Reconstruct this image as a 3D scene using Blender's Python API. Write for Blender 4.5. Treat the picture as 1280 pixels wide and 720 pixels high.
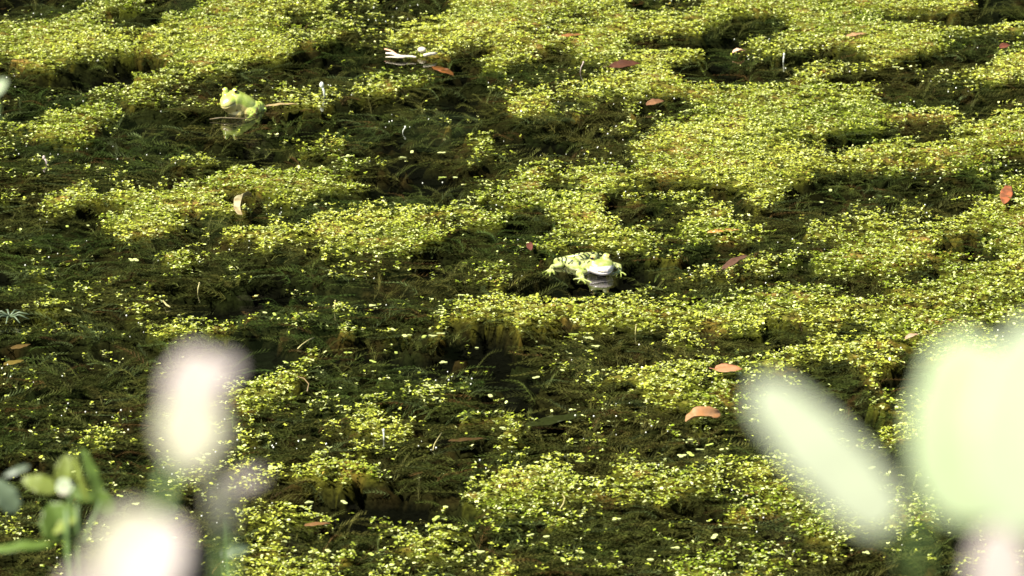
import bpy, bmesh, math, random
import numpy as np
from mathutils import Vector, Matrix, noise
R = math.radians
random.seed(7)
rng = np.random.default_rng(7)
for o in list(bpy.data.objects):
    bpy.data.objects.remove(o)
S = bpy.context.scene
C = S.collection

# ------------------------------------------------------------------ camera
H, DIST, ELEV, FOV = 1.42, 5.0, R(16.5), R(13.7)
FPX = 640 / math.tan(FOV / 2)                    # focal length in pixels of the 1280 wide photograph
cd = bpy.data.cameras.new('camera')
cam = bpy.data.objects.new('camera', cd); C.objects.link(cam)
cam.location = (0, 0, H)
cam.rotation_euler = (R(90) - ELEV, 0, 0)
cd.sensor_width = 36; cd.lens = 18 / math.tan(FOV / 2)
cd.clip_start = 0.02; cd.clip_end = 400
cd.dof.use_dof = True
cd.dof.focus_distance = 5.02
cd.dof.aperture_fstop = cd.lens / 5.8            # a 5.8 mm wide opening
cd.dof.aperture_blades = 0
S.camera = cam

# ------------------------------------------------------------------ sky, sun, exposure
SUN = Vector((-0.53, -0.38, 0.76)).normalized()
w = bpy.data.worlds.new('World'); S.world = w; w.use_nodes = True
nt = w.node_tree; nt.nodes.clear()
out = nt.nodes.new('ShaderNodeOutputWorld'); bg = nt.nodes.new('ShaderNodeBackground')
sky = nt.nodes.new('ShaderNodeTexSky'); sky.sky_type = 'NISHITA'; sky.sun_disc = False
sky.sun_elevation = math.asin(SUN.z); sky.sun_rotation = math.atan2(SUN.x, SUN.y)
nt.links.new(sky.outputs[0], bg.inputs[0]); bg.inputs[1].default_value = 0.06
nt.links.new(bg.outputs[0], out.inputs[0])
sl = bpy.data.lights.new('sun', 'SUN'); sl.energy = 5.0; sl.angle = R(0.5); sl.color = (1.0, 0.95, 0.84)
so = bpy.data.objects.new('sun', sl); C.objects.link(so)
so.rotation_euler = SUN.to_track_quat('Z', 'Y').to_euler()
S.view_settings.view_transform = 'Standard'; S.view_settings.look = 'None'
S.view_settings.exposure = 1.45; S.view_settings.gamma = 1

# ------------------------------------------------------------------ pixel <-> place on the water
FW = Vector((0, math.cos(ELEV), -math.sin(ELEV))); UP = Vector((0, math.sin(ELEV), math.cos(ELEV)))
def ray(px, py):
    return (FW * FPX + Vector((1, 0, 0)) * (px - 640) - UP * (py - 360)).normalized()
def at(px, py, z=0.0):
    d = ray(px, py); t = (z - H) / d.z
    return Vector((d.x * t, d.y * t, z))
def along(px, py, d):
    return Vector((0, 0, H)) + ray(px, py) * d
def to_px(x, y):                                  # numpy arrays, water level
    dep = y * FW.y + (-H) * FW.z
    u = y * UP.y + (-H) * UP.z
    return 640 + FPX * x / dep, 360 - FPX * u / dep
def mmpx(px, py):                                 # metres per photograph pixel across, there
    p = at(px, py); return (p - Vector((0, 0, H))).length / FPX

# ------------------------------------------------------------------ helpers
def tag(o, label=None, cat=None, group=None, kind=None):
    if label: o['label'] = label
    if cat: o['category'] = cat
    if group: o['group'] = group
    if kind: o['kind'] = kind
    return o
def link(name, me, mat=None, parent=None, smooth=False):
    o = bpy.data.objects.new(name, me); C.objects.link(o)
    if mat is not None: me.materials.append(mat)
    if parent is not None: o.parent = parent
    if smooth: me.polygons.foreach_set('use_smooth', [True] * len(me.polygons))
    return o
def empty(name, loc, rz=0.0):
    o = bpy.data.objects.new(name, None); C.objects.link(o); o.location = loc
    o.rotation_euler = (0, 0, rz); o.empty_display_size = 0.02
    return o
def np_mesh(name, V, F, col=None, smooth=False):  # V (n,3), F (m,k) all the same k, col (n,3)
    me = bpy.data.meshes.new(name)
    V = np.asarray(V, dtype=np.float32); F = np.asarray(F, dtype=np.int32)
    me.vertices.add(len(V)); me.vertices.foreach_set('co', V.ravel())
    k = F.shape[1]
    me.loops.add(F.size); me.loops.foreach_set('vertex_index', F.ravel())
    me.polygons.add(len(F))
    me.polygons.foreach_set('loop_start', np.arange(0, F.size, k, dtype=np.int32))
    me.polygons.foreach_set('loop_total', np.full(len(F), k, dtype=np.int32))
    if smooth: me.polygons.foreach_set('use_smooth', np.ones(len(F), dtype=bool))
    me.update(calc_edges=True)
    if col is not None:
        a = me.color_attributes.new('tint', 'FLOAT_COLOR', 'POINT')
        c4 = np.ones((len(V), 4), dtype=np.float32); c4[:, :3] = col
        a.data.foreach_set('color', c4.ravel())
    return me
def bm_mesh(name, bm):
    me = bpy.data.meshes.new(name); bm.to_mesh(me); bm.free(); return me

# value noise on numpy arrays
_P = rng.random((256, 256))
def vn(x, y, ox=0, oy=0):
    x = x + ox; y = y + oy
    xi = np.floor(x).astype(int); yi = np.floor(y).astype(int)
    fx = x - xi; fy = y - yi
    fx = fx * fx * (3 - 2 * fx); fy = fy * fy * (3 - 2 * fy)
    a = _P[xi & 255, yi & 255]; b = _P[(xi + 1) & 255, yi & 255]
    c = _P[xi & 255, (yi + 1) & 255]; d = _P[(xi + 1) & 255, (yi + 1) & 255]
    return (a * (1 - fx) + b * fx) * (1 - fy) + (c * (1 - fx) + d * fx) * fy
def fbm(x, y, f, n=4, ox=0.0):
    s = 0; a = 0.5
    for i in range(n):
        s = s + a * (vn(x * f, y * f, ox + 17.3 * i, 5.1 * i) - 0.5); f = f * 2.03; a *= 0.55
    return s

# ------------------------------------------------------------------ materials
def mat(name, col=(0.5, 0.5, 0.5), rough=0.5, attr=False, trans=0.0, coat=0.0, var=0.0, scale=300.0, bump=0.0, spec=0.5, hue2=None):
    m = bpy.data.materials.new(name); m.use_nodes = True
    n = m.node_tree.nodes; l = m.node_tree.links; n.clear()
    o = n.new('ShaderNodeOutputMaterial'); p = n.new('ShaderNodeBsdfPrincipled')
    p.inputs['Roughness'].default_value = rough
    p.inputs['Coat Weight'].default_value = coat; p.inputs['Coat Roughness'].default_value = 0.12
    p.inputs['Specular IOR Level'].default_value = spec
    tc = n.new('ShaderNodeTexCoord'); nz = n.new('ShaderNodeTexNoise')
    nz.inputs['Scale'].default_value = scale; nz.inputs['Detail'].default_value = 5
    l.new(tc.outputs['Object'], nz.inputs['Vector'])
    if attr:
        c = n.new('ShaderNodeVertexColor'); c.layer_name = 'tint'; src = c.outputs['Color']
    else:
        c = n.new('ShaderNodeRGB'); c.outputs[0].default_value = (*col, 1); src = c.outputs[0]
    rmp = n.new('ShaderNodeMapRange')
    rmp.inputs['From Min'].default_value = 0.3; rmp.inputs['From Max'].default_value = 0.7
    rmp.inputs['To Min'].default_value = 1 - var; rmp.inputs['To Max'].default_value = 1 + var
    l.new(nz.outputs['Fac'], rmp.inputs['Value'])
    mx = n.new('ShaderNodeMix'); mx.data_type = 'RGBA'; mx.blend_type = 'MULTIPLY'; mx.inputs[0].default_value = 1
    l.new(src, mx.inputs[6]); l.new(rmp.outputs[0], mx.inputs[7])
    col_out = mx.outputs[2]
    if hue2:
        nz2 = n.new('ShaderNodeTexNoise'); nz2.inputs['Scale'].default_value = scale * 0.35; nz2.inputs['Detail'].default_value = 3
        l.new(tc.outputs['Object'], nz2.inputs['Vector'])
        r2 = n.new('ShaderNodeMapRange'); r2.inputs['From Min'].default_value = 0.45; r2.inputs['From Max'].default_value = 0.65
        l.new(nz2.outputs['Fac'], r2.inputs['Value'])
        m2 = n.new('ShaderNodeMix'); m2.data_type = 'RGBA'; m2.inputs[7].default_value = (*hue2, 1)
        l.new(r2.outputs[0], m2.inputs[0]); l.new(col_out, m2.inputs[6]); col_out = m2.outputs[2]
    l.new(col_out, p.inputs['Base Color'])
    if bump:
        b = n.new('ShaderNodeBump'); b.inputs['Strength'].default_value = bump; b.inputs['Distance'].default_value = 0.001
        l.new(nz.outputs['Fac'], b.inputs['Height']); l.new(b.outputs[0], p.inputs['Normal'])
    if trans > 0:
        t = n.new('ShaderNodeBsdfTranslucent'); l.new(col_out, t.inputs['Color'])
        ms = n.new('ShaderNodeMixShader'); ms.inputs[0].default_value = trans
        l.new(p.outputs[0], ms.inputs[1]); l.new(t.outputs[0], ms.inputs[2]); l.new(ms.outputs[0], o.inputs[0])
    else:
        l.new(p.outputs[0], o.inputs[0])
    return m
M = {}
M['frond'] = mat('frond', attr=True, rough=0.30, trans=0.30, var=0.15, scale=900, spec=0.55)
M['bed'] = mat('weed_bed', attr=True, rough=1.0, var=0.55, scale=260, bump=1.0, spec=0.03)
M['weed'] = mat('water_weed', attr=True, rough=0.6, trans=0.25, var=0.3, scale=120, spec=0.3)
M['frog'] = mat('frog_skin', attr=True, rough=0.35, coat=0.6, var=0.10, scale=700, bump=0.25)
M['eye'] = mat('frog_eye', (0.55, 0.42, 0.10), rough=0.08, var=0.3, scale=1500, coat=1)
M['black'] = mat('black_pupil', (0.006, 0.006, 0.005), rough=0.1)
M['bank'] = mat('bank_soil', (0.035, 0.030, 0.018), rough=0.95, spec=0.1, var=0.5, scale=14, bump=1.0, hue2=(0.025, 0.035, 0.012))
M['pond_floor'] = mat('pond_mud', (0.012, 0.012, 0.007), rough=1.0, var=0.5, scale=20)
M['hedge'] = mat('dark_leaves', attr=True, rough=0.95, var=0.3, scale=30, spec=0.02)
M['stem'] = mat('green_stem', (0.10, 0.16, 0.04), rough=0.5, var=0.2, scale=90)
M['pale_twig'] = mat('bleached_twig', (0.60, 0.52, 0.38), rough=0.7, var=0.45, scale=420, bump=0.8)
M['straw'] = mat('straw_stem', (0.36, 0.32, 0.12), rough=0.6, var=0.3, scale=400)
M['bubble'] = mat('air_bubble', (0.6, 0.6, 0.5), rough=0.12, coat=1.0, spec=1.0)

def water_material():
    m = bpy.data.materials.new('pond_water'); m.use_nodes = True
    n = m.node_tree.nodes; l = m.node_tree.links; n.clear()
    o = n.new('ShaderNodeOutputMaterial'); t = n.new('ShaderNodeBsdfTransparent'); g = n.new('ShaderNodeBsdfGlossy')
    t.inputs[0].default_value = (0.80, 0.84, 0.70, 1); g.inputs['Roughness'].default_value = 0.02
    f = n.new('ShaderNodeFresnel'); f.inputs['IOR'].default_value = 1.36
    ms = n.new('ShaderNodeMixShader')
    tc = n.new('ShaderNodeTexCoord'); nz = n.new('ShaderNodeTexNoise'); nz.inputs['Scale'].default_value = 22; nz.inputs['Detail'].default_value = 2
    l.new(tc.outputs['Object'], nz.inputs['Vector'])
    b = n.new('ShaderNodeBump'); b.inputs['Strength'].default_value = 0.10; b.inputs['Distance'].default_value = 0.0015
    l.new(nz.outputs['Fac'], b.inputs['Height'])
    l.new(b.outputs[0], g.inputs['Normal']); l.new(b.outputs[0], f.inputs['Normal'])
    l.new(f.outputs[0], ms.inputs[0]); l.new(t.outputs[0], ms.inputs[1]); l.new(g.outputs[0], ms.inputs[2])
    l.new(ms.outputs[0], o.inputs[0])
    return m
M['water'] = water_material()

# ------------------------------------------------------------------ where the duckweed lies: how thick it grows, 20 x 15 photograph pixels a cell
# 0 open black water, 1-3 weed under water, 4-5 scattered fronds, 6-9 closed mat
TILES = [[
"1122357765113777 4435762224777677 7788876656777888 7788876747767899 6878867776878888 2576111211568883 2212222266765223 1222156676332233 4343455554455544 2157677512210020 5677764211112222 4567771222221421",
"7666544531226778 6645543332467788 6655665457767887 7776654466767656 8853323324675257 2222222343231277 3322133666632222 0544546662120025 5566643323321125 0222422322212212 2212221322255321 2543563222225672",
"8888866514347788 8854367777777534 5567777777673101 6776777221121267 6523787787763435 3233334677422234 3344367788522210 5646776777777778 7762132521367788 6666642644366778 1112225526778888 1221123477888888",
"8877788877787112 3687777344321121 2578789987676677 7776778999753222 6433337773222267 1156666533324588 1566442134456774 7767765322334322 6777777223111114 8776688887774477 8868877422336677 5344124443366777"],
["4220222332222224 3353441222456443 4420135623100577 2222552544467877 5337877786778832 3246513588765675 3322216788761112 2222222665522478 5430322222234441 2233322332675323 2353452222243243 3333444334232243",
"2366661222222554 0121255445222433 7777665252222455 8888765432222545 5665422323213466 3233556656667646 3524776777645676 7877787777674223 6343677766642224 0122543545222234 2122554431342455 2311433222223445",
"1121322677888888 4643443477778878 6766778677778877 7733577632345467 6777763565674247 6557772101356642 2156675244577653 1366666765566766 4565466765443333 3433333355622456 2200003223256456 2100002223334421",
"8756567777877665 6877787756776643 7775334653344545 7500120022300045 6322243343344565 1221344354125677 2254356656667777 2367777777775467 2532577777523567 5647777777675567 5346765764466777 4312323554677777"],
["3233352423433322 4566431455344223 3322212332344345 3333333336777665 3325423432442231 3234334413222223 3233233334322223 2332323012233333 4433333332233367 3331333333333356 3233343323433345 2232325533333544",
"2332322234324455 2244453432435777 4554252102256756 4242465465562335 1233232322223333 4546342332233454 3455223323423334 5653322223323333 7752422334542424 5544545634443124 3334355632344555 2222456776335545",
"1401225532222366 7877766765666778 8774677776777777 6434544443654676 2335333224663102 2232431223245345 4354334556666666 4313456677777774 2223431377777734 2201254245676544 4345332234355354 5211123345454344",
"8876523677777776 7777677666676666 6766775777777677 2245336677776633 1256666767777644 7766776654676666 7642366653576666 5631136533566666 2322324544555555 2234336744555555 3333343466655555 3334543566655555"],
["3334466532233346 3433444222334445 2344433333445466 2334433233456545 2333333333554345 2233333333334443 3333333333333345 5533333333333356 5534563333334334 2235433333334333 1233333333333466 2333323333333566",
"5222324554432226 3234436433432135 3436576432233444 5667677652332357 4233554332332568 2214454552346788 6665244332365256 6766523455354334 4633232455676533 5533233346663234 4546564334556544 7766653563543457",
"5114443335544433 6333333134233533 3364425543335567 7886326775676456 7878664537765546 7755656776455567 5554433322433677 3366332333433554 4433432454322344 3433323222553555 2256525324455645 2422344333666355",
"5444533676555555 4444443323555555 6514444411345555 5565444466655444 6775444433565444 7765444566554444 6766554567643344 1467666676654444 2466653353333444 4322521331123444 5656521443534555 5322331223453444"]]
rows = []
for tr in TILES:
    g = [t.split() for t in tr]
    for r in range(12):
        rows.append([int(c) for t in g for c in t[r]])
GRID = np.array(rows, dtype=float)                # 48 x 64
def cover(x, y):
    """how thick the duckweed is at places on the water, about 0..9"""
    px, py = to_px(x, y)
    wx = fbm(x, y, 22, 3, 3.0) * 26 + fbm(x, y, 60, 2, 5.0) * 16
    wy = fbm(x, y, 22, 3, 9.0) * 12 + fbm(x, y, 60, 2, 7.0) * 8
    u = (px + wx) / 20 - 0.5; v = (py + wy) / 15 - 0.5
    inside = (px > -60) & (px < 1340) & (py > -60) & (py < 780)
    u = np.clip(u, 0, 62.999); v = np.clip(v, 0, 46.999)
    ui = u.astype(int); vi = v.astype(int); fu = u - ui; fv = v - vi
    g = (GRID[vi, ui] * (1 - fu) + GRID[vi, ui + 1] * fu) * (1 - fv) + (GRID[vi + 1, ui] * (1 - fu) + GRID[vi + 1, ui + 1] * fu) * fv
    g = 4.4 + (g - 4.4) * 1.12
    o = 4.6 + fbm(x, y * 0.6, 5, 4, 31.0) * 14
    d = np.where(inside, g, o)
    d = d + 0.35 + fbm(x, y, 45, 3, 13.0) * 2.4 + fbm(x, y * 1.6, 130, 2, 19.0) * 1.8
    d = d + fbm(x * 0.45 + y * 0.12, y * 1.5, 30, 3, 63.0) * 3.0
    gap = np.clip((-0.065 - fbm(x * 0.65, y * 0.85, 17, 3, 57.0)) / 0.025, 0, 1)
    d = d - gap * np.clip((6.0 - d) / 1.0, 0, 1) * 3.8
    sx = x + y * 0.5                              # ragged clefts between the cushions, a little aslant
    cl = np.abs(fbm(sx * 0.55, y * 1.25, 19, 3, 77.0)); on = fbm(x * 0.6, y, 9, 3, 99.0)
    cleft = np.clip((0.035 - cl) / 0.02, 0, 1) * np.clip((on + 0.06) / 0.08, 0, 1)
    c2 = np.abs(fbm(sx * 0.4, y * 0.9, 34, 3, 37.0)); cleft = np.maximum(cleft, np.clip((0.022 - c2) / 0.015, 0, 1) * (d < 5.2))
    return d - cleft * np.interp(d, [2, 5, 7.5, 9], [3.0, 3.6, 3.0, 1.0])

# keep the mat off the frogs
FROG_A = at(745, 338); FROG_B = at(303, 140)
def clear(x, y):
    wob = fbm(x, y, 60, 3, 23.0) * 1.2
    a = ((x - FROG_A.x + 0.012) / 0.066) ** 2 + ((y - FROG_A.y + 0.025) / 0.078) ** 2 + wob
    b = ((x - FROG_B.x - 0.002) / 0.040) ** 2 + ((y - FROG_B.y + 0.018) / 0.050) ** 2 + wob
    return (a > 1) & (b > 1)

# ------------------------------------------------------------------ setting: pond floor, water, banks
def sheet(name, x0, x1, y0, y1, nx, ny, zf, m):
    xs = np.linspace(x0, x1, nx); ys = np.linspace(y0, y1, ny)
    X, Y = np.meshgrid(xs, ys); Z = zf(X, Y)
    V = np.stack([X, Y, Z], -1).reshape(-1, 3)
    i = np.arange((nx - 1) * (ny - 1)); r = i // (nx - 1); c = i % (nx - 1); a = r * nx + c
    F = np.stack([a, a + 1, a + nx + 1, a + nx], -1)
    return link(name, np_mesh(name, V, F, smooth=True), m)
def ground_z(X, Y):
    near = np.clip((2.9 - Y) / 0.7, 0, 1); far = np.clip((Y - 8.2) / 0.8, 0, 1)
    side = np.clip((np.abs(X) - 7.5) / 1.5, 0, 1)
    up = np.maximum(np.maximum(near, far), side); up = up * up * (3 - 2 * up)
    return -0.35 + up * 0.62 + fbm(X, Y, 0.9, 4) * 0.10 * up + np.clip(Y - 11.5, 0, 60) * 1.5  # last term: unseen steep rise added behind the foliage to block sky reflections
tag(sheet('ground', -150, 150, -60, 240, 3, 3, lambda X, Y: X * 0 - 0.40, M['bank']), kind='structure')
tag(sheet('pond_bank', -14, 14, -4, 18, 160, 130, ground_z, M['bank']), kind='structure')
tag(sheet('pond_floor', -6, 6, 2.9, 8.4, 4, 4, lambda X, Y: X * 0 - 0.26, M['pond_floor']), kind='structure')
tag(sheet('water', -8.6, 8.6, 2.3, 8.9, 4, 4, lambda X, Y: X * 0, M['water']), kind='structure')

# ------------------------------------------------------------------ the matted weed bed just under (and in the mats just above) the water
def bed():
    st = 0.006
    ys = np.arange(3.4, 7.1, st); nx = 341
    X = np.linspace(-1, 1, nx)[None, :] * (0.30 + 0.105 * ys[:, None]); Y = np.repeat(ys[:, None], nx, 1)
    d = cover(X, Y)
    lump = fbm(X, Y * 1.5, 24, 4, 41.0)
    fine = fbm(X, Y, 160, 3, 51.0)
    z = np.interp(d, [-1, 0.9, 1.9, 3.4, 5.0, 6.2, 9], [-0.034, -0.030, -0.022, -0.017, -0.008, -0.002, 0.002])
    z = z + lump * np.interp(d, [0, 2, 5, 8], [0.004, 0.024, 0.012, 0.004]) + fine * 0.005
    keep = clear(X, Y)
    z = np.where(keep, z, np.minimum(z, -0.032 + fine * 0.01))
    z = np.where(d < 5.2, np.minimum(z, -0.0025), z)
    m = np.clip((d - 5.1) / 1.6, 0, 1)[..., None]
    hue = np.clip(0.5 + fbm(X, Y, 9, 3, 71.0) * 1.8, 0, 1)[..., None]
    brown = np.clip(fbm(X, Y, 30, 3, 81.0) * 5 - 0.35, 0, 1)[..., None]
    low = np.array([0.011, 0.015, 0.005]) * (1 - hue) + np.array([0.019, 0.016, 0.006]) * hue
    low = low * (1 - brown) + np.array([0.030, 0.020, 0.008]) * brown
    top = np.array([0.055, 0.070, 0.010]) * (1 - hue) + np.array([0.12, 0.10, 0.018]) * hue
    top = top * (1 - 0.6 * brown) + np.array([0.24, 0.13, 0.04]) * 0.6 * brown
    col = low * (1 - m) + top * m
    gap_shade = np.clip((1.8 - d) / 0.5, 0, 1)[..., None]; col = col * (1 - gap_shade) + np.array([0.003, 0.003, 0.002]) * gap_shade  # near-black painted into the gaps of the bed for their deep shade
    V = np.stack([X, Y, z], -1).reshape(-1, 3); ny = len(ys)
    i = np.arange((nx - 1) * (ny - 1)); r = i // (nx - 1); c = i % (nx - 1); a = r * nx + c
    F = np.stack([a, a + 1, a + nx + 1, a + nx], -1)
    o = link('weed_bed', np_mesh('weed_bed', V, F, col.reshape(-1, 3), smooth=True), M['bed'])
    tag(o, 'matted bed of olive brown pond weed lying under the duckweed', 'pond weed', kind='stuff')
bed()

def rotz_xy(a):
    c, s = np.cos(a), np.sin(a); return c, s
def scatter(n, ymin=3.5, ymax=7.0):
    """even points over the part of the pond the frame sees, with a margin"""
    y = ymin + (ymax - ymin) * rng.random(n * 2); hw = 0.18 + 0.112 * y
    ok = rng.random(n * 2) < hw / (0.18 + 0.112 * ymax); y = y[ok]; hw = hw[ok]
    x = (rng.random(len(y)) * 2 - 1) * hw
    return x, y
AREA = (7.0 - 3.5) * 2 * (0.18 + 0.112 * 5.25)

# ------------------------------------------------------------------ feathery weed sprigs under water
def sprig_template(k):
    r = np.random.default_rng(100 + k); V = []; F = []
    L = 0.036; nW = 10
    for i in range(nW):
        t = i / (nW - 1); cx = t * L; cz = 0.010 * math.sin(t * 2.2) ; cy = 0.006 * math.sin(t * 3 + k)
        ln = 0.0085 * (1 - 0.5 * t) * r.uniform(0.8, 1.15)
        for j in range(8):
            a = 2 * math.pi * (j + r.random() * 0.6) / 8
            d = np.array([0.55 + 0.35 * t, math.cos(a), math.sin(a) * 0.7]); d /= np.linalg.norm(d)
            side = np.cross(d, [0.3, 0.2, 1.0]); side /= np.linalg.norm(side) + 1e-9
            b = np.array([cx, cy, cz]); wd = 0.00032
            n0 = len(V); V += [b - side * wd, b + side * wd, b + d * ln + np.array([0.002, 0, 0.0015])]
            F.append((n0, n0 + 1, n0 + 2))
    n0 = len(V)
    for i in range(6):
        t = i / 5; c = np.array([t * L, 0.006 * math.sin(t * 3 + k), 0.010 * math.sin(t * 2.2)])
        V += [c + [0, 0.0003, 0], c - [0, 0.0003, 0]]
        if i: F += [(n0 + 2 * i - 2, n0 + 2 * i - 1, n0 + 2 * i), (n0 + 2 * i - 1, n0 + 2 * i + 1, n0 + 2 * i)]
    return np.array(V), np.array(F)
def sprigs():
    x, y = scatter(27500); d = cover(x, y)
    p = np.interp(d, [1.2, 2.1, 3, 5.5, 6.8, 8], [0, 0.7, 1, 0.5, 0.08, 0.02])
    ok = rng.random(len(x)) < p; x = x[ok]; y = y[ok]; d = d[ok]
    ok = clear(x, y) | (rng.random(len(x)) < 0.35); inpool = ~clear(x, y); x, y, d, inpool = x[ok], y[ok], d[ok], inpool[ok]
    n = len(x); ts = [sprig_template(k) for k in range(6)]
    lump = fbm(x, y * 1.5, 24, 4, 41.0)
    z = np.interp(d, [0, 2, 4, 6], [-0.030, -0.019, -0.011, -0.006]) + lump * 0.05 + rng.normal(0, 0.004, n)
    z = np.where(inpool, -0.030, np.minimum(z, -0.004))
    az = rng.normal(0.1, 0.45, n) + np.where(rng.random(n) < 0.5, math.pi, 0) + fbm(x, y, 7, 2, 3.3) * 1.6
    wild = rng.random(n) < 0.12; az = np.where(wild, rng.uniform(0, 6.28, n), az)
    ti = rng.uniform(0.0, 0.34, n); sc = rng.uniform(0.75, 1.4, n)
    hue = np.clip(0.5 + fbm(x, y, 7, 3, 71.0) * 1.8 + rng.normal(0, 0.15, n), 0, 1)[:, None]
    col = np.array([0.060, 0.092, 0.024]) * (1 - hue) + np.array([0.125, 0.108, 0.034]) * hue
    lite = (rng.random(n) < 0.08)[:, None]; col = np.where(lite, np.array([0.115, 0.140, 0.065]), col)
    brn = (rng.random(n) < 0.05)[:, None]; col = np.where(brn, np.array([0.11, 0.06, 0.025]), col)
    col = col * rng.uniform(0.45, 1.75, (n, 1))
    kk = rng.integers(0, 6, n); VV = []; FF = []; CC = []; base = 0
    for k in range(6):
        T, F = ts[k]; s = np.where(kk == k)[0]; q = T[None] * sc[s][:, None, None]
        ct, st_ = np.cos(ti[s])[:, None], np.sin(ti[s])[:, None]
        X = q[..., 0] * ct - q[..., 2] * st_; Z = q[..., 0] * st_ + q[..., 2] * ct; Y = q[..., 1]
        ca, sa = np.cos(az[s])[:, None], np.sin(az[s])[:, None]
        W = np.stack([X * ca - Y * sa + x[s][:, None], X * sa + Y * ca + y[s][:, None], np.minimum(Z + z[s][:, None], -0.0012)], -1)
        VV.append(W.reshape(-1, 3)); CC.append(np.repeat(col[s], len(T), 0))
        FF.append((F[None] + (base + np.arange(len(s)) * len(T))[:, None, None]).reshape(-1, 3)); base += len(s) * len(T)
    me = np_mesh('water_weed', np.concatenate(VV), np.concatenate(FF), np.concatenate(CC))
    tag(link('water_weed', me, M['weed']), 'feathery dark green and olive weed sprigs growing under the water', 'water weed', kind='stuff')
    print('sprigs', n)
sprigs()

# ------------------------------------------------------------------ duckweed and starwort leaves floating in mats
HEX = np.array([(-0.5, 0, 0), (-0.22, -0.36, 0), (0.24, -0.38, 0), (0.5, 0, 0), (0.24, 0.38, 0), (-0.22, 0.36, 0)])
def leaf_cols(n, x, y):
    tone = np.clip(0.5 + fbm(x, y, 8, 3, 91.0) * 1.7 + rng.normal(0, 0.22, n), 0, 1)[:, None]
    c = np.array([0.16, 0.22, 0.015]) * (1 - tone) + np.array([0.47, 0.50, 0.065]) * tone
    u = rng.random(n)[:, None] + np.clip(fbm(x, y, 26, 3, 33.0) * 2.0 - 0.42, -0.15, 0.6)[:, None]
    c = np.where(u < 0.12, np.array([0.60, 0.66, 0.25]), c)       # pale young fronds
    c = np.where(u > 0.90, np.array([0.26, 0.20, 0.035]), c)      # ageing olive brown
    c = np.where(u > 1.25, np.array([0.26, 0.13, 0.04]), c)      # rusty
    return np.minimum(c * rng.uniform(0.42, 1.5, (n, 1)), 0.85)
def fronds():
    x, y = scatter(int(AREA * 52000)); d = cover(x, y)
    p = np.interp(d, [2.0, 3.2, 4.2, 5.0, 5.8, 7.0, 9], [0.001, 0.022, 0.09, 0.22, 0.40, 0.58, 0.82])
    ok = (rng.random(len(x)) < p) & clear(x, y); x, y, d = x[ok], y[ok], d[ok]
    n = len(x); hgt = np.clip(d - 5.0, 0, 3.5) * 0.0012 + np.clip(fbm(x, y, 55, 3, 61.0), -0.05, 1) * 0.013 * np.clip(d - 5, 0, 1)
    k = rng.integers(1, 6, n); rep = np.repeat(np.arange(n), k); m = len(rep)
    first = np.concatenate([[0], np.cumsum(k)[:-1]]); j = np.arange(m) - first[rep]
    a0 = rng.random(n) * 2 * math.pi
    az = a0[rep] + j * (2 * math.pi / k[rep]) + rng.normal(0, 0.25, m)
    L = (0.0018 + 0.0034 * rng.random(m) ** 1.4) * rng.uniform(0.8, 1.15, n)[rep] * np.where(k[rep] == 1, 1.05, 0.95); Wd = L * rng.uniform(0.55, 0.85, m)
    off = np.where(k[rep] == 1, 0, L * 0.55)
    til = rng.normal(0.10, 0.22, m); rol = rng.normal(0, 0.25, m)
    P = HEX[None] * np.stack([L, Wd, L], -1)[:, None, :]
    P[:, :, 2] = (np.abs(HEX[:, 1])[None] * 0.25 - (HEX[:, 0] ** 2)[None] * 0.45) * L[:, None] * rng.uniform(0.0, 1.2, m)[:, None]
    cr, sr = np.cos(rol)[:, None], np.sin(rol)[:, None]
    Y = P[..., 1] * cr - P[..., 2] * sr; Z = P[..., 1] * sr + P[..., 2] * cr; X = P[..., 0] + off[:, None]
    ct, st_ = np.cos(til)[:, None], np.sin(til)[:, None]
    X2 = X * ct - Z * st_; Z2 = X * st_ + Z * ct
    ca, sa = np.cos(az)[:, None], np.sin(az)[:, None]
    z0 = hgt[rep] + rng.uniform(0.0006, 0.0026, m)
    Vx = X2 * ca - Y * sa + x[rep][:, None]; Vy = X2 * sa + Y * ca + y[rep][:, None]
    Vz = np.maximum(Z2 + z0[:, None], 0.0003 + 0.0004 * rng.random((m, 1)))
    V = np.stack([Vx, Vy, Vz], -1).reshape(-1, 3)
    F = np.arange(m * 6).reshape(m, 6)
    col = np.repeat(leaf_cols(m, x[rep], y[rep]), 6, 0)
    tag(link('duckweed', np_mesh('duckweed', V, F, col), M['frond']), 'yellow green duckweed and starwort floating in ragged mats', 'duckweed', kind='stuff')
    print('fronds', m)
fronds()

# ------------------------------------------------------------------ far bank foliage (mirrored in the water)
def hedge():
    n = 60000
    cx = rng.uniform(-9, 9, 170); cz = rng.uniform(0.2, 8.5, 170); cy = 9.6 + rng.uniform(0, 2.5, 170); cr = rng.uniform(0.8, 1.6, 170)
    k = rng.integers(0, 170, n); d = rng.normal(0, 1, (n, 3)); d /= np.linalg.norm(d, axis=1)[:, None]
    P = np.stack([cx[k], cy[k], cz[k]], -1) + d * (cr[k] * rng.uniform(0.6, 1, n) ** 0.5)[:, None]
    P[:, 2] = np.maximum(P[:, 2], 0.15)
    a = rng.normal(0, 1, (n, 3)); a /= np.linalg.norm(a, axis=1)[:, None]; b = np.cross(a, d); b /= np.linalg.norm(b, axis=1)[:, None] + 1e-6
    s = rng.uniform(0.07, 0.14, (n, 1)); q = np.stack([P - a * s, P + b * s * 0.6, P + a * s, P - b * s * 0.6], 1).reshape(-1, 3)
    col = np.repeat(np.array([[0.012, 0.018, 0.006]]) * rng.uniform(0.5, 1.5, (n, 1)), 4, 0)
    tag(link('bank_foliage', np_mesh('bank_foliage', q, np.arange(n * 4).reshape(n, 4), col), M['hedge']), 'dark leafy scrub along the far bank of the pond', 'scrub', kind='stuff')
hedge()

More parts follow.
